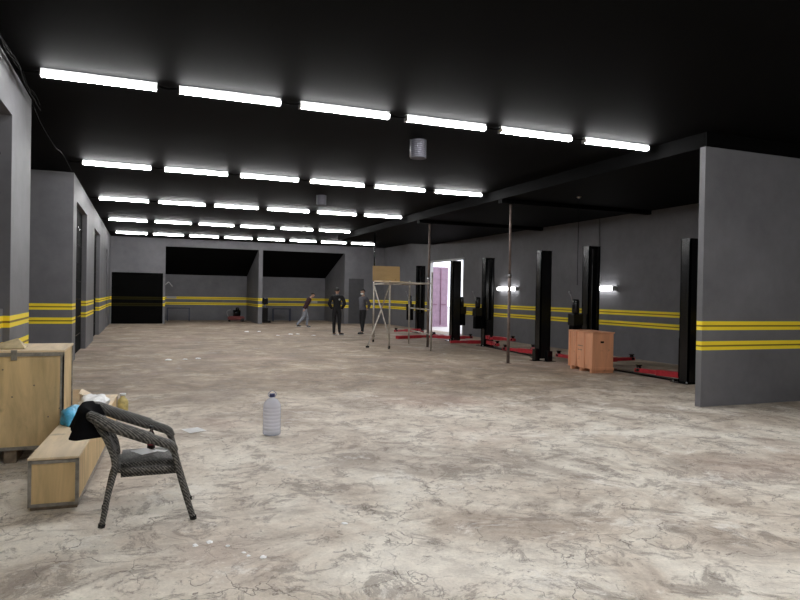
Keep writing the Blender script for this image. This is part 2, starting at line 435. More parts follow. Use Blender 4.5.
# ------------------------------------------------------------------ ceiling bits
def duct(x, y, top, r, h, label):
    t = thing('duct_stub', label, 'vent', (x, y, top), 0)
    bm = bmesh.new(); prof = []; n = 9
    for i in range(n):
        z = -h*i/n; prof += [(r, z), (r, z-h/n*0.7), (r*1.045, z-h/n*0.8), (r*1.045, z-h/n*0.9)]
    prof.append((r, -h)); prof += [(r*0.93, -h), (r*0.93, -0.02)]
    lathe(bm, prof, 28, caps=False)
    obj('ribbed_pipe', bm, 'duct', t)
    bm = bmesh.new(); tube(bm, [(-r*1.12, 0, 0), (-r*1.12, 0, -h*0.98)], 0.012, 8); tube(bm, [(-r*1.12, 0, -h*0.5), (-r*0.9, 0, -h*0.5)], 0.008, 6)
    obj('support_rod', bm, 'bolt', t)
    bm = bmesh.new(); lathe(bm, [(r*0.90, -0.015), (r*0.90, -0.005)], 24); obj('inner_cap', bm, 'black', t)
duct(4.12, 9.75, HC-0.004, 0.125, 0.29, 'short ribbed metal duct hanging from the black ceiling behind the nearest light row')
duct(4.23, 16.3, HC-0.004, 0.115, 0.24, 'small dark duct stub on the ceiling between the second and third light rows')

random.seed(3)
def wob(a, b, n, amp, sag=0.0):
    a = Vector(a); b = Vector(b); out = []
    for i in range(n+1):
        t = i/n; p = a.lerp(b, t) + Vector((random.uniform(-amp, amp), 0, random.uniform(-amp, amp)))
        p.z -= sag*4*t*(1-t); out.append(p)
    return out
bm = bmesh.new()
for k in range(4):
    tube(bm, spline(wob((XL+0.07+0.02*k, 3.5, HC-0.05-0.025*k), (XL+0.07+0.01*k, 9.85, HC-0.05-0.02*k), 14, 0.028), 4), 0.010, 6)
tag(obj('cable_bundle', bm, 'cable'), 'black tangled cable bundle along the top of the near left wall', 'cable')
bm = bmesh.new(); tube(bm, spline([(XL+0.02, 9.86, HC-0.08), (XL, 10.8, HC-0.12), (XL+0.06, 11.9, HC-0.22), (XL+0.02, 13.2, HC-0.06), (XL, 15.2, HC-0.05)], 8), 0.011, 6)
tag(obj('drooping_cable', bm, 'cable'), 'thin black cable drooping under the ceiling past the left alcove', 'cable')
bm = bmesh.new(); tube(bm, [(XR-0.02, 15.4, HL), (XR-0.02, 15.36, 3.0), (XR-0.02, 15.3, 1.93)], 0.011, 6)
tag(obj('hanging_wire', bm, 'grey_cable'), 'pale wire running down the wall to the right tube light', 'wire')
t = thing('hanging_hook_wire', 'thin dark wire hanging from a ceiling hook above the orange crate', 'wire', (9.12, 12.25, HL))
bm = bmesh.new(); tube(bm, [(0, 0, 0), (0, 0, -2.0)], 0.006, 6); obj('wire', bm, 'cable', t)
bm = bmesh.new(); lathe(bm, [(0.05, 0.0), (0.05, -0.02), (0.02, -0.05)], 12); obj('ceiling_hook', bm, 'bolt', t)

# ------------------------------------------------------------------ props (thin steel poles)
def prop(x, y, top, r, label, m='pole'):
    t = thing('steel_prop', label, 'pole', (x, y, 0), 0, 'thin steel props from floor to ceiling')
    bm = bmesh.new(); tube(bm, [(0, 0, 0.008), (0, 0, 2.1)], r, 12); obj('outer_tube', bm, m, t)
    bm = bmesh.new(); tube(bm, [(0, 0, 2.1), (0, 0, top-0.008)], r*0.8, 12); obj('inner_tube', bm, m, t)
    bm = bmesh.new(); tube(bm, [(0, 0, 2.05), (0, 0, 2.13)], r*1.25, 12); obj('collar', bm, 'bolt', t)
    obj('foot_plate', box(-0.06, 0.06, -0.06, 0.06, 0, 0.008), m, t)
    obj('head_plate', box(-0.06, 0.06, -0.06, 0.06, top-0.008, top), m, t)
    return t
prop(8.16, 13.58, HL, 0.036, 'rust-brown steel prop, nearest of the three, beside the red lift arms')
prop(8.17, 18.34, HL-0.0, 0.040, 'dull brown steel prop behind the right side of the pipe scaffold')
prop(8.06, 23.1, HL, 0.040, 'dark steel prop behind the left side of the pipe scaffold, beside grey-shirted person', 'gloss')

# ------------------------------------------------------------------ lift posts
def arm_bm(L, wdt, h):
    bm = bmesh.new()
    bx(bm, 0.0, L*0.58, -wdt/2, wdt/2, -h/2, h/2)
    bx(bm, L*0.5, L, -wdt*0.36, wdt*0.36, -h*0.36, h*0.36)
    bmesh.ops.bevel(bm, geom=bm.edges[:], offset=0.006, segments=1, affect='EDGES')
    return bm
def lift_post(x, y, face, arms, label, power=None, H=2.8):
    """channel-section post: web at the outer side, open side towards the partner (face = +1 or -1 along y)"""
    t = thing('lift_post', label, 'lift post', (x, y, 0), 0, 'black posts of the car lifts')
    a, d, s = 0.16, 0.24, face
    def yy(u, v): u, v = u*s, v*s; return (min(u, v), max(u, v))
    bm = bmesh.new()
    for (x0, x1, u, v) in ((-a, a, -d/2, -d/2+0.03), (-a, -a+0.03, -d/2, d/2), (a-0.03, a, -d/2, d/2), (-a, -a+0.085, d/2-0.02, d/2), (a-0.085, a, d/2-0.02, d/2)):
        p, q = yy(u, v); bx(bm, x0, x1, p, q, 0.012, H)
    obj('column', bm, 'gloss', t)
    obj('top_plate', box(-a-0.01, a+0.01, -d/2-0.01, d/2+0.01, H, H+0.012), 'gloss', t)
    obj('base_plate', box(-a-0.12, a+0.12, -d/2-0.09, d/2+0.09, 0, 0.012, bev=0.002), 'gloss', t)
    for bxx in (-a-0.08, a+0.08):
        for byy in (-d/2-0.05, d/2+0.05):
            b_ = bmesh.new(); lathe(b_, [(0.018, 0.012), (0.018, 0.04), (0.01, 0.045)], 6, (bxx, byy, 0)); obj('anchor_bolt', b_, 'bolt', t)
    p, q = yy(-0.08, d/2+0.05)
    car = obj('carriage', box(-a+0.036, a-0.036, p, q, 0.10, 0.85, bev=0.006), 'gloss', t)
    bm = bmesh.new(); tube(bm, [(0.0, 0.02*s, 0.85), (0.0, 0.02*s, H-0.05)], 0.02, 8); obj('lift_chain', bm, 'bolt', t)
    for (wx, wy, z, wd) in arms:
        dx, dy = wx-x, wy-y; L = math.hypot(dx, dy); ang = math.atan2(dy, dx)
        ar = obj('lift_arm', arm_bm(L, wd, 0.11), 'red', t, loc=(0, 0, z)); ar.rotation_euler = (0, 0, ang)
        bm = bmesh.new(); lathe(bm, [(0.07, -0.02), (0.07, 0.03), (0.045, 0.035), (0.045, 0.09), (0.065, 0.095), (0.065, 0.115)], 16, (L-0.07, 0, 0)); obj('arm_pad', bm, 'gloss', ar)
    if power:
        px_, py_ = power
        pu = obj('power_unit', box(px_-0.13, px_+0.13, py_-0.12, py_+0.12, 0.95, 1.22, bev=0.01), 'gloss', t)
        bm = bmesh.new(); lathe(bm, [(0.07, 1.22), (0.085, 1.25), (0.085, 1.52), (0.06, 1.56)], 16, (px_, py_, 0)); obj('motor', bm, 'gloss', pu)
        obj('oil_tank', box(px_-0.12, px_+0.12, py_-0.09, py_+0.09, 0.55, 0.95, bev=0.02), 'black', pu)
        bm = bmesh.new(); tube(bm, [(px_-0.06, py_, 1.4), (px_-0.16, py_-0.03, 1.62), (px_-0.20, py_-0.03, 1.70)], 0.012, 8)
        lathe(bm, [(0.02, 1.69), (0.03, 1.72), (0.02, 1.75)], 10, (px_-0.20, py_-0.03, 0)); obj('release_handle', bm, 'bolt', pu)
    return t
lift_post(9.80, 9.62, 1, [(9.50, 10.75, 0.13, 0.15), (10.45, 10.35, 0.13, 0.15)], 'black lift post half hidden behind the near grey partition', H=2.75)
lift_post(9.86, 12.72, -1, [(11.2, 12.75, 0.13, 0.15), (9.85, 14.0, 0.13, 0.15)], 'black lift post standing directly behind the orange crate', power=(-0.42, 0.0))
lift_post(9.82, 14.62, 1, [(10.35, 15.9, 0.13, 0.15), (9.4, 15.9, 0.14, 0.15)], 'black lift post between the nearest prop and the orange crate')
lift_post(10.27, 18.40, -1, [(9.95, 17.15, 0.14, 0.15), (10.55, 17.2, 0.28, 0.17), (9.98, 17.6, 0.30, 0.16)], 'black lift post just right of the bright doorway, motor on its left side', power=(-0.30, 0.10))
lift_post(10.22, 20.63, 1, [(9.35, 21.2, 0.13, 0.15), (9.95, 21.9, 0.13, 0.15), (10.9, 20.6, 0.13, 0.15)], 'black lift post standing in front of the bright doorway', power=(0.28, 0.05))
lift_post(10.85, 25.2, -1, [(9.5, 24.6, 0.13, 0.15), (10.4, 23.9, 0.13, 0.15)], 'black lift post at the left edge of the bright doorway', power=(-0.50, -0.1))
def red_arm(x0, y0, x1, y1, z, label):
    L = math.hypot(x1-x0, y1-y0)
    t = thing('loose_lift_arm', label, 'lift arm', (x0, y0, z), math.atan2(y1-y0, x1-x0), 'loose red lift arms on the floor')
    obj('arm_beam', arm_bm(L, 0.17, 0.11), 'red', t)
    bm = bmesh.new(); lathe(bm, [(0.06, 0.045), (0.06, 0.08), (0.04, 0.085), (0.04, 0.12)], 14, (L-0.07, 0, 0)); obj('arm_pad', bm, 'gloss', t)
red_arm(8.55, 21.9, 10.4, 22.6, 0.056, 'long red steel arm on the floor seen through the scaffold')
red_arm(10.9, 19.35, 9.55, 19.6, 0.056, 'red steel arm on the floor between the doorway posts')
# low steel channels on the floor between paired posts
def chan(x0, y0, x1, y1, label):
    L = math.hypot(x1-x0, y1-y0)
    bm = bmesh.new(); bx(bm, 0, L, -0.09, 0.09, 0, 0.035); bmesh.ops.bevel(bm, geom=bm.edges[:], offset=0.01, segments=1, affect='EDGES')
    o = obj('floor_cable_cover', bm, 'gloss', loc=(x0, y0, 0)); o.rotation_euler = (0, 0, math.atan2(y1-y0, x1-x0))
    tag(o, label, 'cable cover', 'low black covers between lift posts')
chan(9.74, 9.90, 9.84, 12.44, 'low black steel cover on the floor running behind the orange crate')
chan(9.84, 14.92, 10.13, 18.08, 'low black steel cover on the floor behind the nearest prop')
# small black pedestals beside the third post
def pedestal(x, y, h, label):
    t = thing('post_bracket', label, 'bracket', (x, y, 0), 0, 'small black brackets beside a lift post')
    obj('upright', box(-0.07, 0.07, -0.07, 0.07, 0.012, h, bev=0.008), 'gloss', t)
    obj('flange', box(-0.12, 0.14, -0.11, 0.11, 0, 0.012), 'gloss', t)
pedestal(9.20, 13.97, 0.30, 'short black steel bracket left of the third post, left one of two')
pedestal(9.42, 13.75, 0.26, 'short black steel bracket in front of the third post, right one of two')

# ------------------------------------------------------------------ orange crate
ang = math.atan2(0.97, 0.14) - PI/2
cr = thing('plywood_crate', 'orange plywood crate with battens standing before the lift post', 'crate', (8.88, 11.36, 0), ang)
W_, L_, H_ = 0.51, 1.05, 0.86
obj('panel_body', box(0.012, W_-0.012, 0.012, L_-0.012, 0.08, H_-0.012), 'orange', cr)
for (x0, x1, y0, y1) in ((-0.006, 0.02, 0.0, 0.06), (-0.006, 0.02, 0.34, 0.40), (-0.006, 0.02, 0.70, 0.76), (-0.006, 0.02, L_-0.06, L_)):
    obj('batten', box(x0, x1, y0, y1, 0.06, H_, bev=0.002), 'orange', cr)
obj('lid', box(-0.008, W_+0.008, -0.008, L_+0.008, H_-0.012, H_+0.012, bev=0.003), 'orange', cr)
obj('front_batten', box(0.0, W_, -0.004, 0.012, 0.06, 0.12), 'orange', cr)
for y in (0.02, 0.46, 0.88): obj('skid', box(0.0, W_, y, y+0.08, 0, 0.08), 'orange', cr)
obj('hand_hole', box(0.19, 0.27, 0.006, 0.0115, 0.64, 0.68, bev=0.001), 'black', cr)
bm = bmesh.new()
random.seed(11)
for row, (z, n) in enumerate(((0.55, 9), (0.46, 6))):
    for i in range(n):
        y = 0.64 - 0.028*i - row*0.02; hgt = random.uniform(0.012, 0.03)
        bx(bm, 0.008, 0.0115, y-0.008, y+0.008, z-hgt/2, z+hgt/2)
obj('stencil_marks', bm, 'skid', cr)
for i, (y, z) in enumerate(((0.03, 0.1), (0.03, 0.45), (0.03, 0.78))):
    pass

# ------------------------------------------------------------------ scaffold
sc = thing('pipe_scaffold', 'small mobile scaffold of pale pipes with a plank platform', 'scaffold', (7.45, 18.8, 0))
A, B, Cc, D = (6.72, 17.85), (7.70, 17.05), (8.12, 19.75), (7.15, 20.5)
def L3(p, z): return (p[0]-7.45, p[1]-18.8, z)
tops = {0: 2.0, 1: 2.25, 2: 2.05, 3: 2.0}
for i, p in enumerate((A, B, Cc, D)):
    bm = bmesh.new(); tube(bm, [L3(p, 0.06 if i in (0, 3) else 0.0), L3(p, tops[i])], 0.026, 10); obj('post', bm, 'pipe', sc)
def rail(p, q, z0, z1, r=0.02, name='rail'):
    bm = bmesh.new(); tube(bm, [L3(p, z0), L3(q, z1)], r, 8); return obj(name, bm, 'pipe', sc)
for z in (0.46, 1.17, 1.93): rail(B, Cc, z, z)
for z in (1.93,): rail(A, B, z, z); rail(D, Cc, z, z); rail(A, D, z, z)
rail(A, D, 0.35, 1.9, 0.02, 'brace'); rail(D, A, 0.35, 1.9, 0.02, 'brace')
rail((6.26, 18.45), (6.95, 19.2), 0.05, 1.1, 0.024, 'outrigger')
bm = bmesh.new(); lathe(bm, [(0.05, 0), (0.06, 0.02), (0.05, 0.05)], 14, L3((6.26, 18.45), 0)); obj('rubber_foot', bm, 'gloss', sc)
for p in (A, D):
    bm = bmesh.new(); x, y, _ = L3(p, 0); tube(bm, [(x-0.02, y, 0.05), (x+0.02, y, 0.05)], 0.05, 14); obj('caster', bm, 'gloss', sc)
bm = bmesh.new()
mt = Matrix.Translation(L3((7.35, 18.75), 1.965)) @ Matrix.Rotation(math.atan2(B[1]-A[1], B[0]-A[0]) + PI/2, 4, 'Z')
bx(bm, -1.25, 1.35, -0.50, 0.02, -0.012, 0.012, mt); obj('platform_board', bm, 'ply_lid', sc)
bm = bmesh.new(); bx(bm, -1.4, 1.25, 0.06, 0.30, -0.012, 0.03, mt); obj('plank', bm, 'ply_lid', sc)
pb = obj('plywood_sheet', box(-0.44, 0.44, -0.009, 0.009, 0, 0.47), 'board', loc=(7.03, 19.0, 2.0)); pb.rotation_euler = (math.radians(-4), 0, math.radians(-3))
tag(pb, 'tan plywood sheet standing upright on the scaffold platform', 'board')

# ------------------------------------------------------------------ the large crate, bottom left
bc = thing('plywood_crate', 'large pale plywood crate with metal edging against the left wall', 'crate', (-1.57, 6.8, 0))
cw, cl, ct = 0.90, 0.85, 1.03
obj('panel_body', box(0.01, cw-0.01, 0.01, cl-0.01, 0.12, ct-0.02), 'ply', bc)
lid = obj('lid', box(-0.005, cw+0.005, -0.01, cl+0.005, ct-0.02, ct, bev=0.003), 'ply_lid', bc)
for (x0, x1, y0, y1) in ((0.0, 0.035, -0.002, 0.012), (cw-0.03, cw+0.002, -0.002, 0.012), (cw-0.012, cw+0.002, -0.002, 0.028), (cw-0.012, cw+0.002, cl-0.03, cl+0.002)):
    obj('corner_strip', box(x0, x1, y0, y1, 0.12, ct-0.02), 'edge', bc)
obj('bottom_strip', box(0.0, cw, -0.002, 0.012, 0.12, 0.15), 'edge', bc)
obj('top_strip', box(0.0, cw, -0.003, 0.012, ct-0.055, ct-0.021), 'edge', bc)
for x in (0.03, 0.42, 0.80): obj('skid', box(x, x+0.10, 0.02, cl-0.02, 0, 0.12), 'skid', bc)
for x in (0.47,):
    cp = obj('clip', box(x, x+0.05, -0.012, -0.002, ct-0.09, ct+0.004, bev=0.002), 'edge', bc)
bm = bmesh.new()
rng = random.Random(5)
for i in range(7):
    x = 0.15 + 0.12*i + rng.uniform(-0.03, 0.03); z = rng.uniform(0.35, 0.9)
    tube(bm, [(x, 0.012, z), (x, 0.006, z)], 0.008, 8)
obj('nail_head', bm, 'skid', bc)
# folded cardboard on top
bm = bmesh.new()
P = [(-0.17, -0.10, 0.0), (0.16, -0.13, 0.0), (0.15, 0.10, 0.0), (-0.16, 0.12, 0.0), (0.02, 0.0, 0.05), (0.08, 0.02, 0.085)]
lo = [bm.verts.new((x, y, max(0.0, z-0.006))) for x, y, z in P]; hi = [bm.verts.new((x, y, z+0.006)) for x, y, z in P]
for f in ((0, 1, 5, 4), (1, 2, 5), (2, 3, 4, 5), (3, 0, 4)):
    bm.faces.new([hi[i] for i in f]); bm.faces.new([lo[i] for i in f][::-1])
for i in range(4): bm.faces.new((lo[i], lo[(i+1) % 4], hi[(i+1) % 4], hi[i]))
fc = obj('folded_cardboard', bm, 'card', loc=(-1.17, 7.05, ct+0.006)); tag(fc, 'crumpled tan cardboard sheet lying on top of the large crate', 'cardboard')

# ------------------------------------------------------------------ the long low crate
la = math.atan2(0.16, 2.95)
lc = thing('long_crate', 'long low plywood crate lying on the floor behind the wicker chair', 'crate', (-0.742, 5.29, 0), -la)
lw, ll, lh = 0.328, 2.98, 0.385
obj('panel_body', box(0.006, lw-0.006, 0.006, ll-0.006, 0.03, lh-0.02), 'ply_long', lc)
obj('lid', box(-0.004, lw+0.004, -0.006, ll+0.004, lh-0.016, lh, bev=0.002), 'ply_lid', lc, label='pale lid slightly lifted along its front edge')
for (x0, x1, y0, y1, z0, z1) in ((0, 0.022, -0.002, 0.01, 0.03, lh-0.02), (lw-0.022, lw, -0.002, 0.01, 0.03, lh-0.02), (0, lw, -0.002, 0.01, 0.03, 0.052),
                                 (0, lw, -0.002, 0.01, lh-0.045, lh-0.022), (lw-0.010, lw+0.002, 0.0, 0.022, 0.03, lh-0.02), (lw-0.010, lw+0.002, 0.0, ll, 0.03, 0.05), (lw-0.010, lw+0.002, ll-0.022, ll, 0.03, lh-0.02)):
    obj('edge_strip', box(x0, x1, y0, y1, z0, z1), 'edge', lc)
for y in (0.03, 1.0, 2.0, 2.85): obj('skid', box(0.01, lw-0.01, y, y+0.09, 0, 0.03), 'skid', lc)

# bags on the long crate
def blob(rx, ry, rz, seed, crumple=0.25, sub=4):
    bm = bmesh.new(); bmesh.ops.create_icosphere(bm, subdivisions=sub, radius=1.0)
    for v in bm.verts:
        n = noise.noise(v.co*1.7 + Vector((seed, 0, 0)))*crumple + noise.noise(v.co*5 + Vector((0, seed, 0)))*crumple*0.4
        c = v.co*(1+n); z = max(c.z, -0.55); v.co = (c.x*rx, c.y*ry, (z+0.55)*rz)
    for f in bm.faces: f.smooth = True
    return bm
b1 = obj('plastic_bag', blob(0.11, 0.20, 0.095, 3.1), 'blue', loc=(-0.575, 6.60, lh+0.002)); tag(b1, 'crumpled bright blue plastic bag on the long crate beside the large crate', 'bag')
b2 = obj('plastic_bag', blob(0.14, 0.42, 0.065, 9.4, 0.3), 'wplastic', loc=(-0.46, 7.50, lh+0.002)); tag(b2, 'crumpled white plastic bag on the far end of the long crate', 'bag')
bm = bmesh.new()
lathe(bm, [(0.055, 0.0), (0.068, 0.02), (0.07, 0.13), (0.055, 0.165), (0.028, 0.19), (0.026, 0.215)], 20)
j = thing('plastic_jug', 'small yellowish plastic jug on the floor behind the long crate', 'jug', (-0.22, 9.3, 0))
obj('body', bm, 'yellow', j); bm = bmesh.new(); lathe(bm, [(0.038, 0.212), (0.038, 0.24)], 16); obj('cap', bm, 'wplastic', j)
cb = thing('cardboard_box', 'low open cardboard box on the floor behind the large crate', 'box', (-0.90, 9.05, 0))
obj('carton', boxes([(-0.2, 0.2, -0.2, 0.2, 0, 0.01), (-0.2, -0.19, -0.2, 0.2, 0.01, 0.32), (0.19, 0.2, -0.2, 0.2, 0.01, 0.32), (-0.19, 0.19, -0.2, -0.19, 0.01, 0.32), (-0.19, 0.19, 0.19, 0.2, 0.01, 0.32)]), 'ply_lid', cb)
f_ = obj('flap', box(-0.0, 0.12, -0.2, 0.2, -0.004, 0.004), 'ply_lid', cb, loc=(0.2, 0, 0.32)); f_.rotation_euler = (0, 0.5, 0)

# ------------------------------------------------------------------ wicker chair
ch = thing('wicker_armchair', 'grey wicker armchair standing sideways on the concrete floor', 'chair', (0.05, 5.0, 0))
for s, nm in ((-1, 'near'), (1, 'far')):
    # rear leg runs up into the back post
    bm = bmesh.new()
    pts = spline([(-0.285, s*0.205, 0.0), (-0.245, s*0.21, 0.22), (-0.205, s*0.21, 0.41), (-0.245, s*0.205, 0.56), (-0.305, s*0.20, 0.67), (-0.36, s*0.185, 0.74)], 5)
    tube(bm, pts, [0.019 if p.z < 0.4 else 0.022 for p in pts], 12); obj('rear_leg', bm, 'wick', ch)
    bm = bmesh.new()
    pts = spline([(0.305, s*0.225, 0.0), (0.25, s*0.23, 0.18), (0.205, s*0.235, 0.34), (0.182, s*0.24, 0.44), (0.165, s*0.24, 0.50)], 5)
    tube(bm, pts, 0.021, 12); obj('front_leg', bm, 'wick', ch)
    bm = bmesh.new()
    pts = spline([(-0.372, s*0.17, 0.758), (-0.335, s*0.225, 0.745), (-0.24, s*0.25, 0.695), (-0.05, s*0.262, 0.618), (0.09, s*0.258, 0.562), (0.148, s*0.25, 0.535), (0.172, s*0.24, 0.492)], 6)
    rr = [0.024 + 0.018*math.sin(PI*min(1, max(0, (i/len(pts))*1.0)))**0.5*(1 if i < len(pts)*0.55 else 0.55) for i in range(len(pts))]
    tube(bm, pts, rr, 14); obj('armrest', bm, 'wick', ch)
    for y in (s,):
        for (x, z) in ((-0.285, 0.0), (0.305, 0.0)):
            bm = bmesh.new(); tube(bm, [(x, s*(0.205 if x < 0 else 0.225), 0.0), (x*0.985, s*(0.205 if x < 0 else 0.225), 0.025)], 0.023, 12); obj('leg_cap', bm, 'gloss', ch)
# top rail, curved behind the sitter
bm = bmesh.new()
tube(bm, spline([(-0.37, -0.18, 0.756), (-0.405, -0.10, 0.768), (-0.415, 0, 0.772), (-0.405, 0.10, 0.768), (-0.37, 0.18, 0.756)], 6), 0.026, 14); obj('top_rail', bm, 'wick', ch)
# woven back panel
def sheet(nu, nv, fn, th, m, name, parent, loc=None):
    bm = bmesh.new()
    g0 = [[bm.verts.new(fn(i/nu, j/nv)) for j in range(nv+1)] for i in range(nu+1)]
    for i in range(nu):
        for j in range(nv):
            f = bm.faces.new((g0[i][j], g0[i+1][j], g0[i+1][j+1], g0[i][j+1])); f.smooth = True
    bmesh.ops.recalc_face_normals(bm, faces=bm.faces[:])
    bmesh.ops.solidify(bm, geom=bm.faces[:], thickness=th)
    return obj(name, bm, m, parent, loc=loc)
def back(u, v):
    y = (u-0.5)*0.38; z = 0.44 + 0.32*v
    x = -0.205 + (-0.16)*max(0, (z-0.41))/0.375 - 0.045*(1-(2*u-1)**2)*v
    return (x, y, z)
sheet(12, 8, back, 0.014, 'wick', 'backrest', ch)
# seat: thick woven cushion-like frame
bm = bmesh.new(); bx(bm, -0.20, 0.215, -0.235, 0.225, 0.328, 0.425)
bmesh.ops.bevel(bm, geom=[e for e in bm.edges], offset=0.03, segments=4, affect='EDGES')
bmesh.ops.subdivide_edges(bm, edges=bm.edges[:], cuts=2, use_grid_fill=True)
for v in bm.verts:
    if v.co.z > 0.40: v.co.z += 0.012*(1-(v.co.x/0.21)**2)*(1-(v.co.y/0.22)**2)
for f in bm.faces: f.smooth = True
obj('seat', bm, 'wick', ch)
bm = bmesh.new(); tube(bm, [(0.245, -0.222, 0.17), (0.245, 0.222, 0.17)], 0.011, 8); 
bm.free()
# jacket over the back
def jacket(u, v):
    # u along the rail (near to far), v down the drape from the sitter's side to the outside
    y = -0.205 + 0.41*u
    c = (y/0.18)**2
    rx = -0.415 + 0.045*c; top = 0.812 - 0.012*c
    s = (v-0.45)*2.0
    wr = 0.006*math.sin(u*14+v*3) + 0.004*math.sin(u*27+1)
    k = 0.06
    if abs(s) < k:
        a = s/k*PI/2; return (rx - 0.038*math.sin(a) , y, top - 0.03*(1-math.cos(a)))
    if s < 0:
        t = (-s-k)/0.84; return (rx + 0.038 + 0.075*t + wr*t, y, top - 0.03 - (0.15+0.05*u+0.012*math.sin(u*9))*t)
    t = (s-k)/1.04; return (rx - 0.038 - 0.055*t*(1-0.5*u) + wr*2*t, y - 0.03*t*(1-u), top - 0.03 - (0.165-0.05*u+0.015*math.sin(u*11))*t)
bm = bmesh.new(); NU, NV = 26, 24
g0 = [[bm.verts.new(jacket(i/NU, j/NV)) for j in range(NV+1)] for i in range(NU+1)]
for i in range(NU):
    for j_ in range(NV): bm.faces.new((g0[i][j_], g0[i+1][j_], g0[i+1][j_+1], g0[i][j_+1]))
for k in range(0, 11):   # the near end folds round below the arm
    bm.faces.new((g0[0][k], g0[0][k+1], g0[0][NV-k-1], g0[0][NV-k]))
bmesh.ops.recalc_face_normals(bm, faces=bm.faces[:]); bmesh.ops.solidify(bm, geom=bm.faces[:], thickness=0.010)
for f in bm.faces: f.smooth = True
jk = obj('draped_jacket', bm, 'cloth', loc=(0.05, 5.0, 0)); tag(jk, 'black cloth jacket draped over the back of the wicker chair', 'jacket')

# things on the seat
def paper(x, y, z, w_, l_, rot, label, m='white'):
    bm = bmesh.new(); n = 5
    g0 = [[bm.verts.new(((i/n-0.5)*w_, (j/n-0.5)*l_, 0.004 + 0.004*(i/n))) for j in range(n+1)] for i in range(n+1)]
    for i in range(n):
        for j_ in range(n): bm.faces.new((g0[i][j_], g0[i+1][j_], g0[i+1][j_+1], g0[i][j_+1]))
    bmesh.ops.solidify(bm, geom=bm.faces[:], thickness=0.0025)
    o = obj('paper_sheet', bm, m, loc=(x, y, z)); o.rotation_euler = (0, 0, rot); return tag(o, label, 'paper')
paper(0.025, 4.95, 0.455, 0.115, 0.16, 0.5, 'white paper sheet lying on the wicker chair seat')
paper(0.135, 4.96, 0.449, 0.035, 0.10, 0.9, 'narrow white paper slip at the front of the wicker chair seat')
paper(0.57, 7.80, 0.003, 0.20, 0.24, 0.35, 'white paper sheet lying on the floor between chair and water bottle')
sb = thing('small_bottle', 'small dark bottle with red label standing on the chair seat', 'bottle', (0.075, 5.10, 0.442))
bm = bmesh.new(); lathe(bm, [(0.022, 0), (0.028, 0.006), (0.028, 0.085), (0.020, 0.115), (0.011, 0.135), (0.011, 0.150)], 18); obj('body', bm, 'cola', sb)
bm = bmesh.new(); lathe(bm, [(0.0288, 0.03), (0.0288, 0.075)], 18, caps=False); obj('bottle_label', bm, 'label', sb)
bm = bmesh.new(); lathe(bm, [(0.0135, 0.148), (0.0135, 0.168)], 14); obj('cap', bm, 'shoe', sb)

# ------------------------------------------------------------------ water bottle
wb = thing('water_bottle', 'large empty clear plastic water bottle standing on the concrete floor', 'bottle', (1.375, 7.35, 0))
prof = [(0.060, 0.012), (0.085, 0.0), (0.098, 0.012)]
z = 0.03
for i in range(7):
    prof += [(0.100, z), (0.100, z+0.026), (0.094, z+0.033)]; z += 0.040
prof += [(0.100, z), (0.098, z+0.02), (0.086, z+0.055), (0.060, z+0.085), (0.030, z+0.103), (0.026, z+0.108), (0.026, z+0.135)]
bm = bmesh.new(); lathe(bm, prof, 36, caps=False)
bm.faces.ensure_lookup_table()
obj('body', bm, 'pet', wb)
bm = bmesh.new(); lathe(bm, [(0.031, z+0.115), (0.031, z+0.150), (0.028, z+0.153)], 20); obj('cap', bm, 'cap', wb)
bm = bmesh.new(); tube(bm, spline([(-0.03, 0, z+0.112), (-0.045, 0, z+0.15), (0, 0, z+0.185), (0.045, 0, z+0.15), (0.03, 0, z+0.112)], 5), 0.005, 6); obj('carry_handle', bm, 'pet', wb)

# ------------------------------------------------------------------ far recess furniture
def trestle(x, y, w_, label):
    t = thing('steel_trestle', label, 'trestle', (x, y, 0), 0, 'low dark steel trestles in the recesses')
    obj('top_bar', box(-w_/2, w_/2, -0.15, 0.15, 0.66, 0.72, bev=0.005), 'navy', t)
    for sx in (-1, 1):
        for sy in (-1, 1):
            obj('leg', box(sx*(w_/2-0.03)-0.025, sx*(w_/2-0.03)+0.025, sy*0.12-0.025, sy*0.12+0.025, 0, 0.66), 'navy', t)
trestle(1.78, 36.3, 1.15, 'low dark blue steel trestle in the left recess')
trestle(7.25, 36.4, 1.0, 'low dark blue steel trestle in the right recess')
cm = thing('compressor', 'small black and red machine in the right corner of the left recess', 'machine', (4.72, 35.9, 0))
bm = bmesh.new(); bx(bm, -0.45, 0.42, -0.2, 0.2, 0.08, 0.28); bmesh.ops.bevel(bm, geom=bm.edges[:], offset=0.05, segments=3, affect='EDGES'); obj('red_tank', bm, 'maroonp', cm, label='dull red tank')
bm = bmesh.new(); tube(bm, [(-0.18, 0, 0.45), (0.20, 0, 0.45)], 0.17, 16); obj('motor', bm, 'gloss', cm)
bm = bmesh.new(); lathe(bm, [(0.1, 0.55), (0.1, 0.72), (0.06, 0.76)], 14, (0.05, 0, 0)); obj('pump_head', bm, 'gloss', cm)
bm = bmesh.new(); tube(bm, spline([(-0.42, 0, 0.25), (-0.5, 0, 0.5), (-0.4, 0, 0.6), (-0.3, 0, 0.62)], 4), 0.018, 8); obj('push_handle', bm, 'bolt', cm)
for y in (-0.22, 0.22):
    bm = bmesh.new(); tube(bm, [(0.3, y-0.03, 0.09), (0.3, y+0.03, 0.09)], 0.09, 16); obj('wheel', bm, 'shoe', cm)
    obj('foot', box(-0.4, -0.34, y-0.02, y+0.02, 0, 0.1), 'gloss', cm)
tl = thing('floor_machine', 'tall narrow black machine standing at the left edge of the right recess', 'machine', (6.0, 34.6, 0))
obj('body', box(-0.16, 0.16, -0.14, 0.14, 0.10, 0.78, bev=0.03), 'gloss', tl)
obj('base', box(-0.24, 0.30, -0.2, 0.2, 0.0, 0.10, bev=0.01), 'gloss', tl)
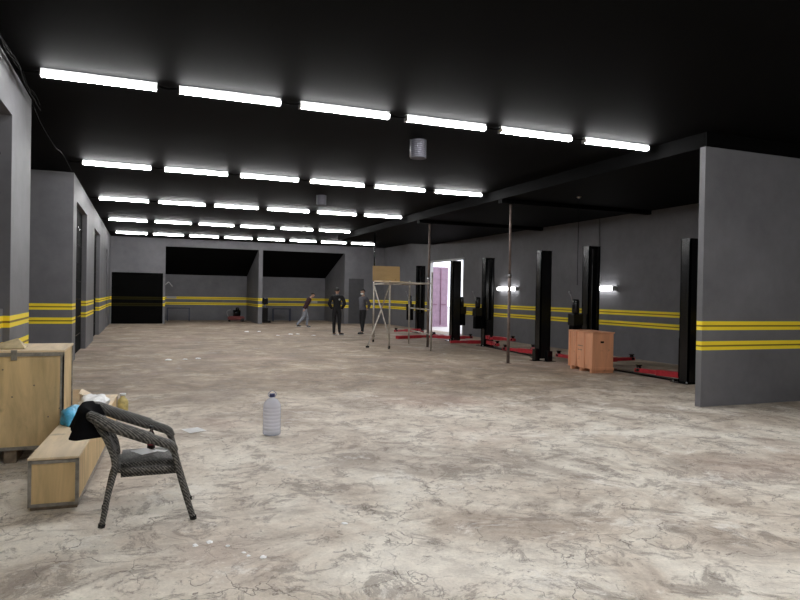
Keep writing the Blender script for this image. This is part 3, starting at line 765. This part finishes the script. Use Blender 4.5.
obj('head', box(-0.14, 0.16, -0.13, 0.13, 0.95, 1.30, bev=0.04), 'gloss', tl)
bm = bmesh.new(); tube(bm, [(0, 0, 0.78), (0, 0, 0.95)], 0.05, 10); obj('neck', bm, 'bolt', tl)
o = obj('wall_notice', box(0, 0.50, -0.01, 0, 0, 0.12, bev=0.003), 'collar', loc=(1.22, YI-0.02, 1.17)); tag(o, 'small pale strip stuck to the back of the left recess', 'notice')
o = obj('wall_notice', box(0, 0.42, -0.01, 0, 0, 0.12, bev=0.003), 'collar', loc=(9.1, YI-0.02, 1.02)); tag(o, 'small pale strip stuck to the back of the right recess', 'notice')
wl = thing('wall_bracket', 'small pale angled bracket high at the left side of the left recess', 'bracket', (1.02, 34.6, 1.85))
bm = bmesh.new(); tube(bm, [(0, 0, 0), (0.2, 0, 0.18)], 0.02, 8); tube(bm, [(0.2, 0, 0.18), (0.38, 0, -0.05)], 0.02, 8); obj('arm', bm, 'collar', wl)
obj('wall_plate', box(0, 0.02, -0.06, 0.06, -0.08, 0.08), 'collar', wl)

# ------------------------------------------------------------------ container in the yard
ct_ = thing('shipping_container', 'faded red shipping container standing outside the bright doorway', 'container', (15.02, 31.2, -0.06))
bm = bmesh.new(); Wc, Lc, Hc_ = 2.54, 6.0, 3.14
bx(bm, -Wc+0.03, -0.03, 0.05, Lc, 0.12, Hc_-0.03)
obj('body', bm, 'pink', ct_)
bm = bmesh.new()
for i in range(26): bx(bm, -0.03, 0.0, 0.15+i*0.225, 0.27+i*0.225, 0.15, Hc_-0.12)
obj('side_corrugation', bm, 'pink', ct_)
obj('frame', boxes([(-Wc, -Wc+0.12, 0, 0.16, 0, Hc_), (-0.12, 0, 0, 0.16, 0, Hc_), (-Wc+0.12, -0.12, 0, 0.16, Hc_-0.12, Hc_), (-Wc+0.12, -0.12, 0, 0.16, 0, 0.16)]), 'pink', ct_)
for x0, x1 in ((-Wc+0.13, -Wc/2-0.01), (-Wc/2+0.01, -0.13)):
    dr = obj('door', box(x0, x1, 0.0, 0.05, 0.17, Hc_-0.13), 'pink', ct_)
    bm = bmesh.new(); n = 5
    for i in range(n): bx(bm, x0+0.05, x1-0.05, -0.02, 0.0, 0.3+i*0.55, 0.3+i*0.55+0.33)
    obj('door_panel_rib', bm, 'pink', dr)
    for fx in (0.27, 0.73):
        xx = x0+(x1-x0)*fx; bm = bmesh.new(); tube(bm, [(xx, -0.05, 0.1), (xx, -0.05, Hc_-0.08)], 0.022, 8); obj('lock_bar', bm, 'pinkd', dr)
        obj('lock_handle', box(xx-0.02, xx+0.3, -0.085, -0.06, 1.15, 1.2), 'pinkd', dr)

# ------------------------------------------------------------------ floor debris
random.seed(21)
def chip(x, y, s, mname, lab, grp):
    bm = bmesh.new(); bmesh.ops.create_icosphere(bm, subdivisions=2, radius=1.0)
    q = random.random()*9
    for v in bm.verts:
        k = 1+0.5*noise.noise(v.co*1.6+Vector((q, 0, 0))); v.co = (v.co.x*s*k, v.co.y*s*1.3*k, max(-0.3, v.co.z*k)*s*0.28)
    zz = min(v.co.z for v in bm.verts)
    for v in bm.verts: v.co.z -= zz
    o = obj('plaster_chip', bm, mname, loc=(x, y, 0)); tag(o, lab, 'rubble', grp)
SPOTS = [((0.33, 4.27), 0.018), ((0.42, 4.30), 0.022), ((0.52, 4.20), 0.014), ((0.70, 3.95), 0.020), ((0.62, 4.00), 0.012), ((0.60, 4.06), 0.012), ((1.33, 4.35), 0.018),
         ((0.58, 15.9), 0.07), ((1.25, 16.1), 0.06), ((0.95, 16.0), 0.05), ((3.9, 26.5), 0.10), ((4.4, 26.6), 0.08), ((5.3, 24.8), 0.09), ((5.6, 24.9), 0.07), ((6.0, 24.0), 0.06), ((4.7, 24.2), 0.06)]
for (p, s) in SPOTS:
    near = p[1] < 10
    chip(p[0], p[1], s, 'white', 'small white plaster chip on the bare floor %s' % ('in front of the chair' if near else 'towards the back of the hall'), 'plaster chips near the chair' if near else 'plaster chips in the back half')

# ------------------------------------------------------------------ people
def skin_bm(verts, edges, radii, root=0, sub=2):
    me = bpy.data.meshes.new('tmp'); me.from_pydata([Vector(v) for v in verts], edges, [])
    o = bpy.data.objects.new('tmp', me); COL.objects.link(o)
    md = o.modifiers.new('s', 'SKIN'); md.use_smooth_shade = True; md.branch_smoothing = 0.4
    for i, sv in enumerate(me.skin_vertices[0].data):
        r = radii[i]; sv.radius = (r, r) if isinstance(r, (int, float)) else r
        sv.use_root = (i == root)
    sd = o.modifiers.new('d', 'SUBSURF'); sd.levels = sub; sd.render_levels = sub
    dg = bpy.context.evaluated_depsgraph_get(); dg.update()
    ev = o.evaluated_get(dg); m2 = ev.to_mesh(); bm = bmesh.new(); bm.from_mesh(m2); ev.to_mesh_clear()
    for f in bm.faces: f.smooth = True
    bpy.data.objects.remove(o); bpy.data.meshes.remove(me)
    return bm
def merge(a, b):
    me = bpy.data.meshes.new('m'); b.to_mesh(me); b.free(); a.from_mesh(me); bpy.data.meshes.remove(me); return a
def chain_graph(chains):
    """chains: list of lists of (key, pos, radius); shared keys join"""
    idx = {}; vs_, es, rs = [], [], []
    for c in chains:
        prev = None
        for k, p, r in c:
            if k not in idx: idx[k] = len(vs_); vs_.append(p); rs.append(r)
            if prev is not None: es.append((prev, idx[k]))
            prev = idx[k]
    return vs_, es, rs
def person(loc, rotz, J, mats, label, scale=1.0, hairshape='short', extras=None):
    t = thing('person', label, 'person', loc, rotz); t.scale = (scale,)*3
    pel, waist, chest, neck, head = [Vector(J[k]) for k in ('pelvis', 'waist', 'chest', 'neck', 'head')]
    hf = Vector(J['face']).normalized()
    up = (head-neck).normalized()
    hf = (hf - up*hf.dot(up)*0.6).normalized(); rt = hf.cross(up).normalized()
    lim = {k: [Vector(p) for p in J[k]] for k in ('armL', 'armR', 'legL', 'legR')}
    def torso(gr):
        return [('pel', pel, (0.125+gr, 0.10+gr)), ('waist', waist, (0.118+gr, 0.095+gr)), ('chest', chest, (0.135+gr, 0.11+gr)), ('ub', chest.lerp(neck, 0.62), (0.095+gr, 0.085+gr))]
    def arm(s, gr, upto=3):
        sh, el, wr = lim['arm'+s][:3]
        c = [('chest', chest, 0), ('sh'+s, sh, 0.058+gr), ('ua'+s, sh.lerp(el, 0.5), 0.049+gr), ('el'+s, el, 0.041+gr), ('fa'+s, el.lerp(wr, 0.4), 0.038+gr), ('wr'+s, wr, 0.027+gr)]
        return c
    def leg(s, gr, foot=True):
        hp, kn, an, toe = lim['leg'+s]
        c = [('pel', pel, 0), ('hp'+s, hp, 0.092+gr), ('th'+s, hp.lerp(kn, 0.5), 0.076+gr), ('kn'+s, kn, 0.058+gr), ('ca'+s, kn.lerp(an, 0.35), 0.056+gr), ('an'+s, an, 0.037+gr)]
        if foot: c += [('ft'+s, an.lerp(toe, 0.55)+Vector((0, 0, -0.02)), 0.038), ('to'+s, toe, 0.026)]
        return c
    hc = head
    headch = [('ub', None, 0), ('nk', neck, 0.054), ('nk2', neck.lerp(head, 0.35), 0.052), ('jaw', hc - up*0.055 + hf*0.02, (0.066, 0.07)), ('hd', hc, (0.079, 0.088)),
              ('hd2', hc + up*0.055 - hf*0.008, (0.077, 0.088)), ('cr', hc + up*0.098 - hf*0.01, 0.045)]
    ch_ = [torso(0), headch] + [arm(s, 0) for s in 'LR'] + [leg(s, 0) for s in 'LR']
    body = skin_bm(*chain_graph(ch_))
    # nose, ears, fingers: short chains rooted inside the body
    merge(body, skin_bm(*chain_graph([[('a', hc+hf*0.06+up*0.01, 0.016), ('b', hc+hf*0.098-up*0.012, 0.013), ('c', hc+hf*0.082-up*0.026, 0.011)]]), sub=1))
    merge(body, skin_bm(*chain_graph([[('a', hc+hf*0.07-rt*0.02-up*0.048, 0.009), ('b', hc+hf*0.083-up*0.05, 0.010), ('c', hc+hf*0.07+rt*0.02-up*0.048, 0.009)]]), sub=1))
    for s_ in (-1, 1):
        merge(body, skin_bm(*chain_graph([[('a', hc+rt*s_*0.075+up*0.02, 0.012), ('b', hc+rt*s_*0.088-hf*0.01-up*0.002, 0.014), ('c', hc+rt*s_*0.08-up*0.025, 0.009)]]), sub=1))
    for s in 'LR':
        sh, el, wr = lim['arm'+s][:3]
        d = (wr-el).normalized() if len(lim['arm'+s]) < 4 else (lim['arm'+s][3]-wr).normalized()
        side = Vector(J.get('palm'+s, (0, 1, 0))); side = (side - d*side.dot(d)).normalized(); nrm = d.cross(side).normalized()*(1 if s == 'L' else -1)
        pc = [[('w', wr-d*0.01, 0.024), ('p1', wr+d*0.035, (0.026, 0.018)), ('p2', wr+d*0.075, (0.034, 0.015))]]
        merge(body, skin_bm(*chain_graph(pc), sub=2))
        for k, (off, fl) in enumerate(((-0.030, 0.062), (-0.010, 0.072), (0.010, 0.068), (0.029, 0.054))):
            r0 = wr + d*0.062 + side*(-off)
            a = r0 + d*(0.02+fl*0.35); b = a + (d*0.85+nrm*0.35).normalized()*fl*0.35; c = b + (d*0.55+nrm*0.7).normalized()*fl*0.3
            merge(body, skin_bm(*chain_graph([[('a', r0, 0.0095), ('b', a, 0.009), ('c', b, 0.008), ('d', c, 0.0065)]]), sub=1))
        r0 = wr+d*0.02+side*0.015
        merge(body, skin_bm(*chain_graph([[('a', r0, 0.011), ('b', r0+side*0.028+d*0.028, 0.0105), ('c', r0+side*0.034+d*0.058+nrm*0.01, 0.008)]]), sub=1))
    obj('body', body, 'skin', t)
    # eyes
    for s_ in (-1, 1):
        bm = bmesh.new(); bmesh.ops.create_uvsphere(bm, u_segments=10, v_segments=8, radius=0.011, matrix=Matrix.Translation(hc+hf*0.078+rt*s_*0.031+up*0.012)); obj('eye', bm, 'eye', t)
    # hair
    hb = bmesh.new(); bmesh.ops.create_icosphere(hb, subdivisions=4, radius=1.0)
    kill = []
    for v in hb.verts:
        l = v.co.copy(); fr, sd, u_ = l.y, l.x, l.z
        r = 1 + 0.05*noise.noise(l*6)
        v.co = hc + up*0.03 + rt*sd*0.097*r + hf*(fr*0.108*r-0.012) + up*u_*0.105*r
        if (u_ < 0.38 and fr > 0.05) or u_ < -0.45 or (fr > -0.35 and u_ < 0.0): kill.append(v)
    bmesh.ops.delete(hb, geom=kill, context='VERTS')
    bmesh.ops.solidify(hb, geom=hb.faces[:], thickness=0.012)
    for f in hb.faces: f.smooth = True
    obj('hair', hb, 'hair', t)
    # clothes: follow the body surface, cut at neckline, cuffs, waist and hems
    segs = [('torso', pel, waist), ('torso', waist, chest), ('torso', chest, neck-up*0.05), ('neck', neck-up*0.02, head), ('head', head, head+up*0.1)]
    for s in 'LR':
        sh, el, wr = lim['arm'+s][:3]; hp, kn, an, toe = lim['leg'+s]
        segs += [('arm', chest.lerp(sh, 0.5), sh), ('arm', sh, el), ('arm', el, el.lerp(wr, 0.93)), ('hand', wr, wr+(wr-el).normalized()*0.08),
                 ('leg', hp, kn), ('leg', kn, an+Vector((0, 0, 0.0))), ('foot', an+Vector((0, 0, -0.03)), toe)]
    def part_of(p):
        best = None
        for k, a, b in segs:
            ab = b-a; t_ = max(0, min(1, (p-a).dot(ab)/ab.length_squared)); d_ = (p-a-ab*t_).length
            if best is None or d_ < best[0]: best = (d_, k)
        return best[1]
    def wear(name, m_, keep, off):
        c = skin_bm(*chain_graph(ch_), sub=3)
        c.normal_update()
        bmesh.ops.delete(c, geom=[v for v in c.verts if not keep(v.co, part_of(v.co))], context='VERTS')
        for v in c.verts: v.co += v.normal*off
        bmesh.ops.smooth_vert(c, verts=[v for v in c.verts if not v.is_boundary], factor=0.5, use_axis_x=True, use_axis_y=True, use_axis_z=True)
        for _ in range(3):
            bmesh.ops.delete(c, geom=[v for v in c.verts if len(v.link_faces) < 2], context='VERTS')
        for f in c.faces: f.smooth = True
        o_ = obj(name, c, m_, t); sm = o_.modifiers.new('cloth', 'SOLIDIFY'); sm.thickness = 0.005; sm.offset = -1; sm.thickness_clamp = 1.0
        return o_
    hem = pel.z-0.04
    wear('jacket' if mats.get('jacket') else 'sweater', mats['top'], lambda p, k: k == 'arm' or (k in ('torso', 'leg') and p.z > hem), 0.024)
    wear('trousers', mats['legs'], lambda p, k: k == 'leg' or (k == 'torso' and p.z < pel.z+0.06), 0.013)
    for s in 'LR':
        hp, kn, an, toe = lim['leg'+s]; fd = (toe-an); fd.z = 0; fd = fd.normalized(); base = an.z-0.09
        a0 = Vector((an.x, an.y, base))
        base = base
        c = [[('h', a0-fd*0.035+Vector((0, 0, 0.055)), 0.043), ('m', a0+fd*0.06+Vector((0, 0, 0.05)), (0.046, 0.042)), ('t', a0+fd*0.16+Vector((0, 0, 0.035)), (0.044, 0.030)), ('e', a0+fd*0.20+Vector((0, 0, 0.03)), 0.026)],
             [('h', None, 0), ('an', an+Vector((0, 0, 0.01)), 0.05)]]
        sh_ = obj('shoe', skin_bm(*chain_graph(c)), 'shoe', t)
        rot = math.atan2(fd.y, fd.x); sb_ = bmesh.new()
        bx(sb_, -0.07, 0.215, -0.036, 0.036, 0.0, 0.016, Matrix.Translation(a0) @ Matrix.Rotation(rot, 4, 'Z'))
        bmesh.ops.bevel(sb_, geom=[e for e in sb_.edges if abs(e.verts[0].co.z-e.verts[1].co.z) > 0.01], offset=0.03, segments=3, affect='EDGES')
        obj('sole', sb_, mats.get('sole', 'sole'), sh_)
    if extras: extras(t, hc, hf, rt, up, neck)
    return t
# local frame: +y is the walking/facing direction, x to the right
def ex_collar(t, hc, hf, rt, up, neck):
    bm = bmesh.new(); tube(bm, [neck-up*0.045, neck+up*0.012], [0.068, 0.064], 16, caps=False); bmesh.ops.solidify(bm, geom=bm.faces[:], thickness=0.008); obj('collar', bm, 'collar', t, label='pale collar')
    bm = bmesh.new(); lathe(bm, [(0.036, 0), (0.036, 0.006)], 16); o = obj('back_badge', bm, 'collar', t, loc=(0.085, -0.158, 1.34)); o.rotation_euler = (PI/2, 0, 0)
def ex_mask(t, hc, hf, rt, up, neck):
    bm = bmesh.new(); bmesh.ops.create_icosphere(bm, subdivisions=3, radius=1.0)
    kill = []
    for v in bm.verts:
        l = v.co.copy(); v.co = hc - up*0.042 + rt*l.x*0.078 + hf*(0.008+l.y*0.092) + up*l.z*0.05
        if l.y < 0.1: kill.append(v)
    bmesh.ops.delete(bm, geom=kill, context='VERTS'); bmesh.ops.solidify(bm, geom=bm.faces[:], thickness=0.005)
    for f in bm.faces: f.smooth = True
    obj('face_mask', bm, 'white', t, label='white face mask')
# A: walking to the right, stooping
JA = dict(pelvis=(0, 0, 0.90), waist=(0, 0.05, 1.02), chest=(0, 0.17, 1.24), neck=(0, 0.27, 1.42), head=(0, 0.37, 1.52), face=(0, 0.75, -0.65),
          armL=[(-0.18, 0.19, 1.34), (-0.23, 0.08, 1.10), (-0.20, 0.02, 0.88)], armR=[(0.18, 0.19, 1.34), (0.23, 0.08, 1.08), (0.22, -0.06, 0.88)],
          legL=[(-0.09, 0, 0.86), (-0.10, 0.14, 0.48), (-0.10, 0.12, 0.09), (-0.10, 0.28, 0.03)], legR=[(0.09, -0.01, 0.86), (0.10, -0.08, 0.50), (0.10, -0.40, 0.12), (0.10, -0.26, 0.03)])
person((7.05, 29.9, 0), -PI/2, JA, dict(top='maroon', legs='jeans'), 'stooping person in dark maroon top and pale jeans walking before the recess', 0.98)
# B: standing with back to the viewer, hands in front pockets
JB = dict(pelvis=(0, 0, 0.98), waist=(0, 0.0, 1.12), chest=(0, 0.01, 1.34), neck=(0, 0.0, 1.53), head=(0, 0.02, 1.66), face=(0.2, 1, -0.1),
          armL=[(-0.19, 0, 1.45), (-0.30, -0.05, 1.18), (-0.19, 0.10, 1.00), (-0.15, 0.14, 0.92)], armR=[(0.19, 0, 1.45), (0.29, -0.05, 1.18), (0.19, 0.10, 1.00), (0.15, 0.14, 0.92)],
          legL=[(-0.09, 0, 0.93), (-0.10, 0.01, 0.50), (-0.10, 0, 0.09), (-0.06, 0.14, 0.03)], legR=[(0.09, 0, 0.93), (0.10, 0.03, 0.50), (0.11, 0.03, 0.09), (0.26, 0.12, 0.03)])
person((6.98, 24.3, 0), -0.25, JB, dict(top='dark', legs='dark', jacket=1), 'person dressed all in black with pale collar, standing hands in pockets', 1.02, extras=ex_collar)
# C: standing in profile, hands behind the back
JC = dict(pelvis=(0, 0, 0.95), waist=(0, 0.02, 1.09), chest=(0, 0.01, 1.30), neck=(0, 0.0, 1.49), head=(0, 0.03, 1.61), face=(0, 1, -0.05),
          armL=[(-0.17, 0, 1.40), (-0.25, -0.12, 1.15), (-0.08, -0.20, 0.98), (-0.0, -0.22, 0.94)], armR=[(0.17, 0, 1.40), (0.25, -0.12, 1.15), (0.08, -0.20, 1.0), (0.0, -0.22, 0.98)],
          legL=[(-0.09, 0, 0.90), (-0.09, 0.05, 0.49), (-0.09, 0.10, 0.09), (-0.10, 0.25, 0.03)], legR=[(0.09, 0, 0.90), (0.10, 0.0, 0.49), (0.10, -0.08, 0.09), (0.14, 0.06, 0.03)])
person((8.22, 24.85, 0), PI/2+0.35, JC, dict(top='gshirt', legs='dark', sole='shoe'), 'person in grey sweatshirt and dark trousers with white face mask, hands behind back', 1.03, extras=ex_mask)
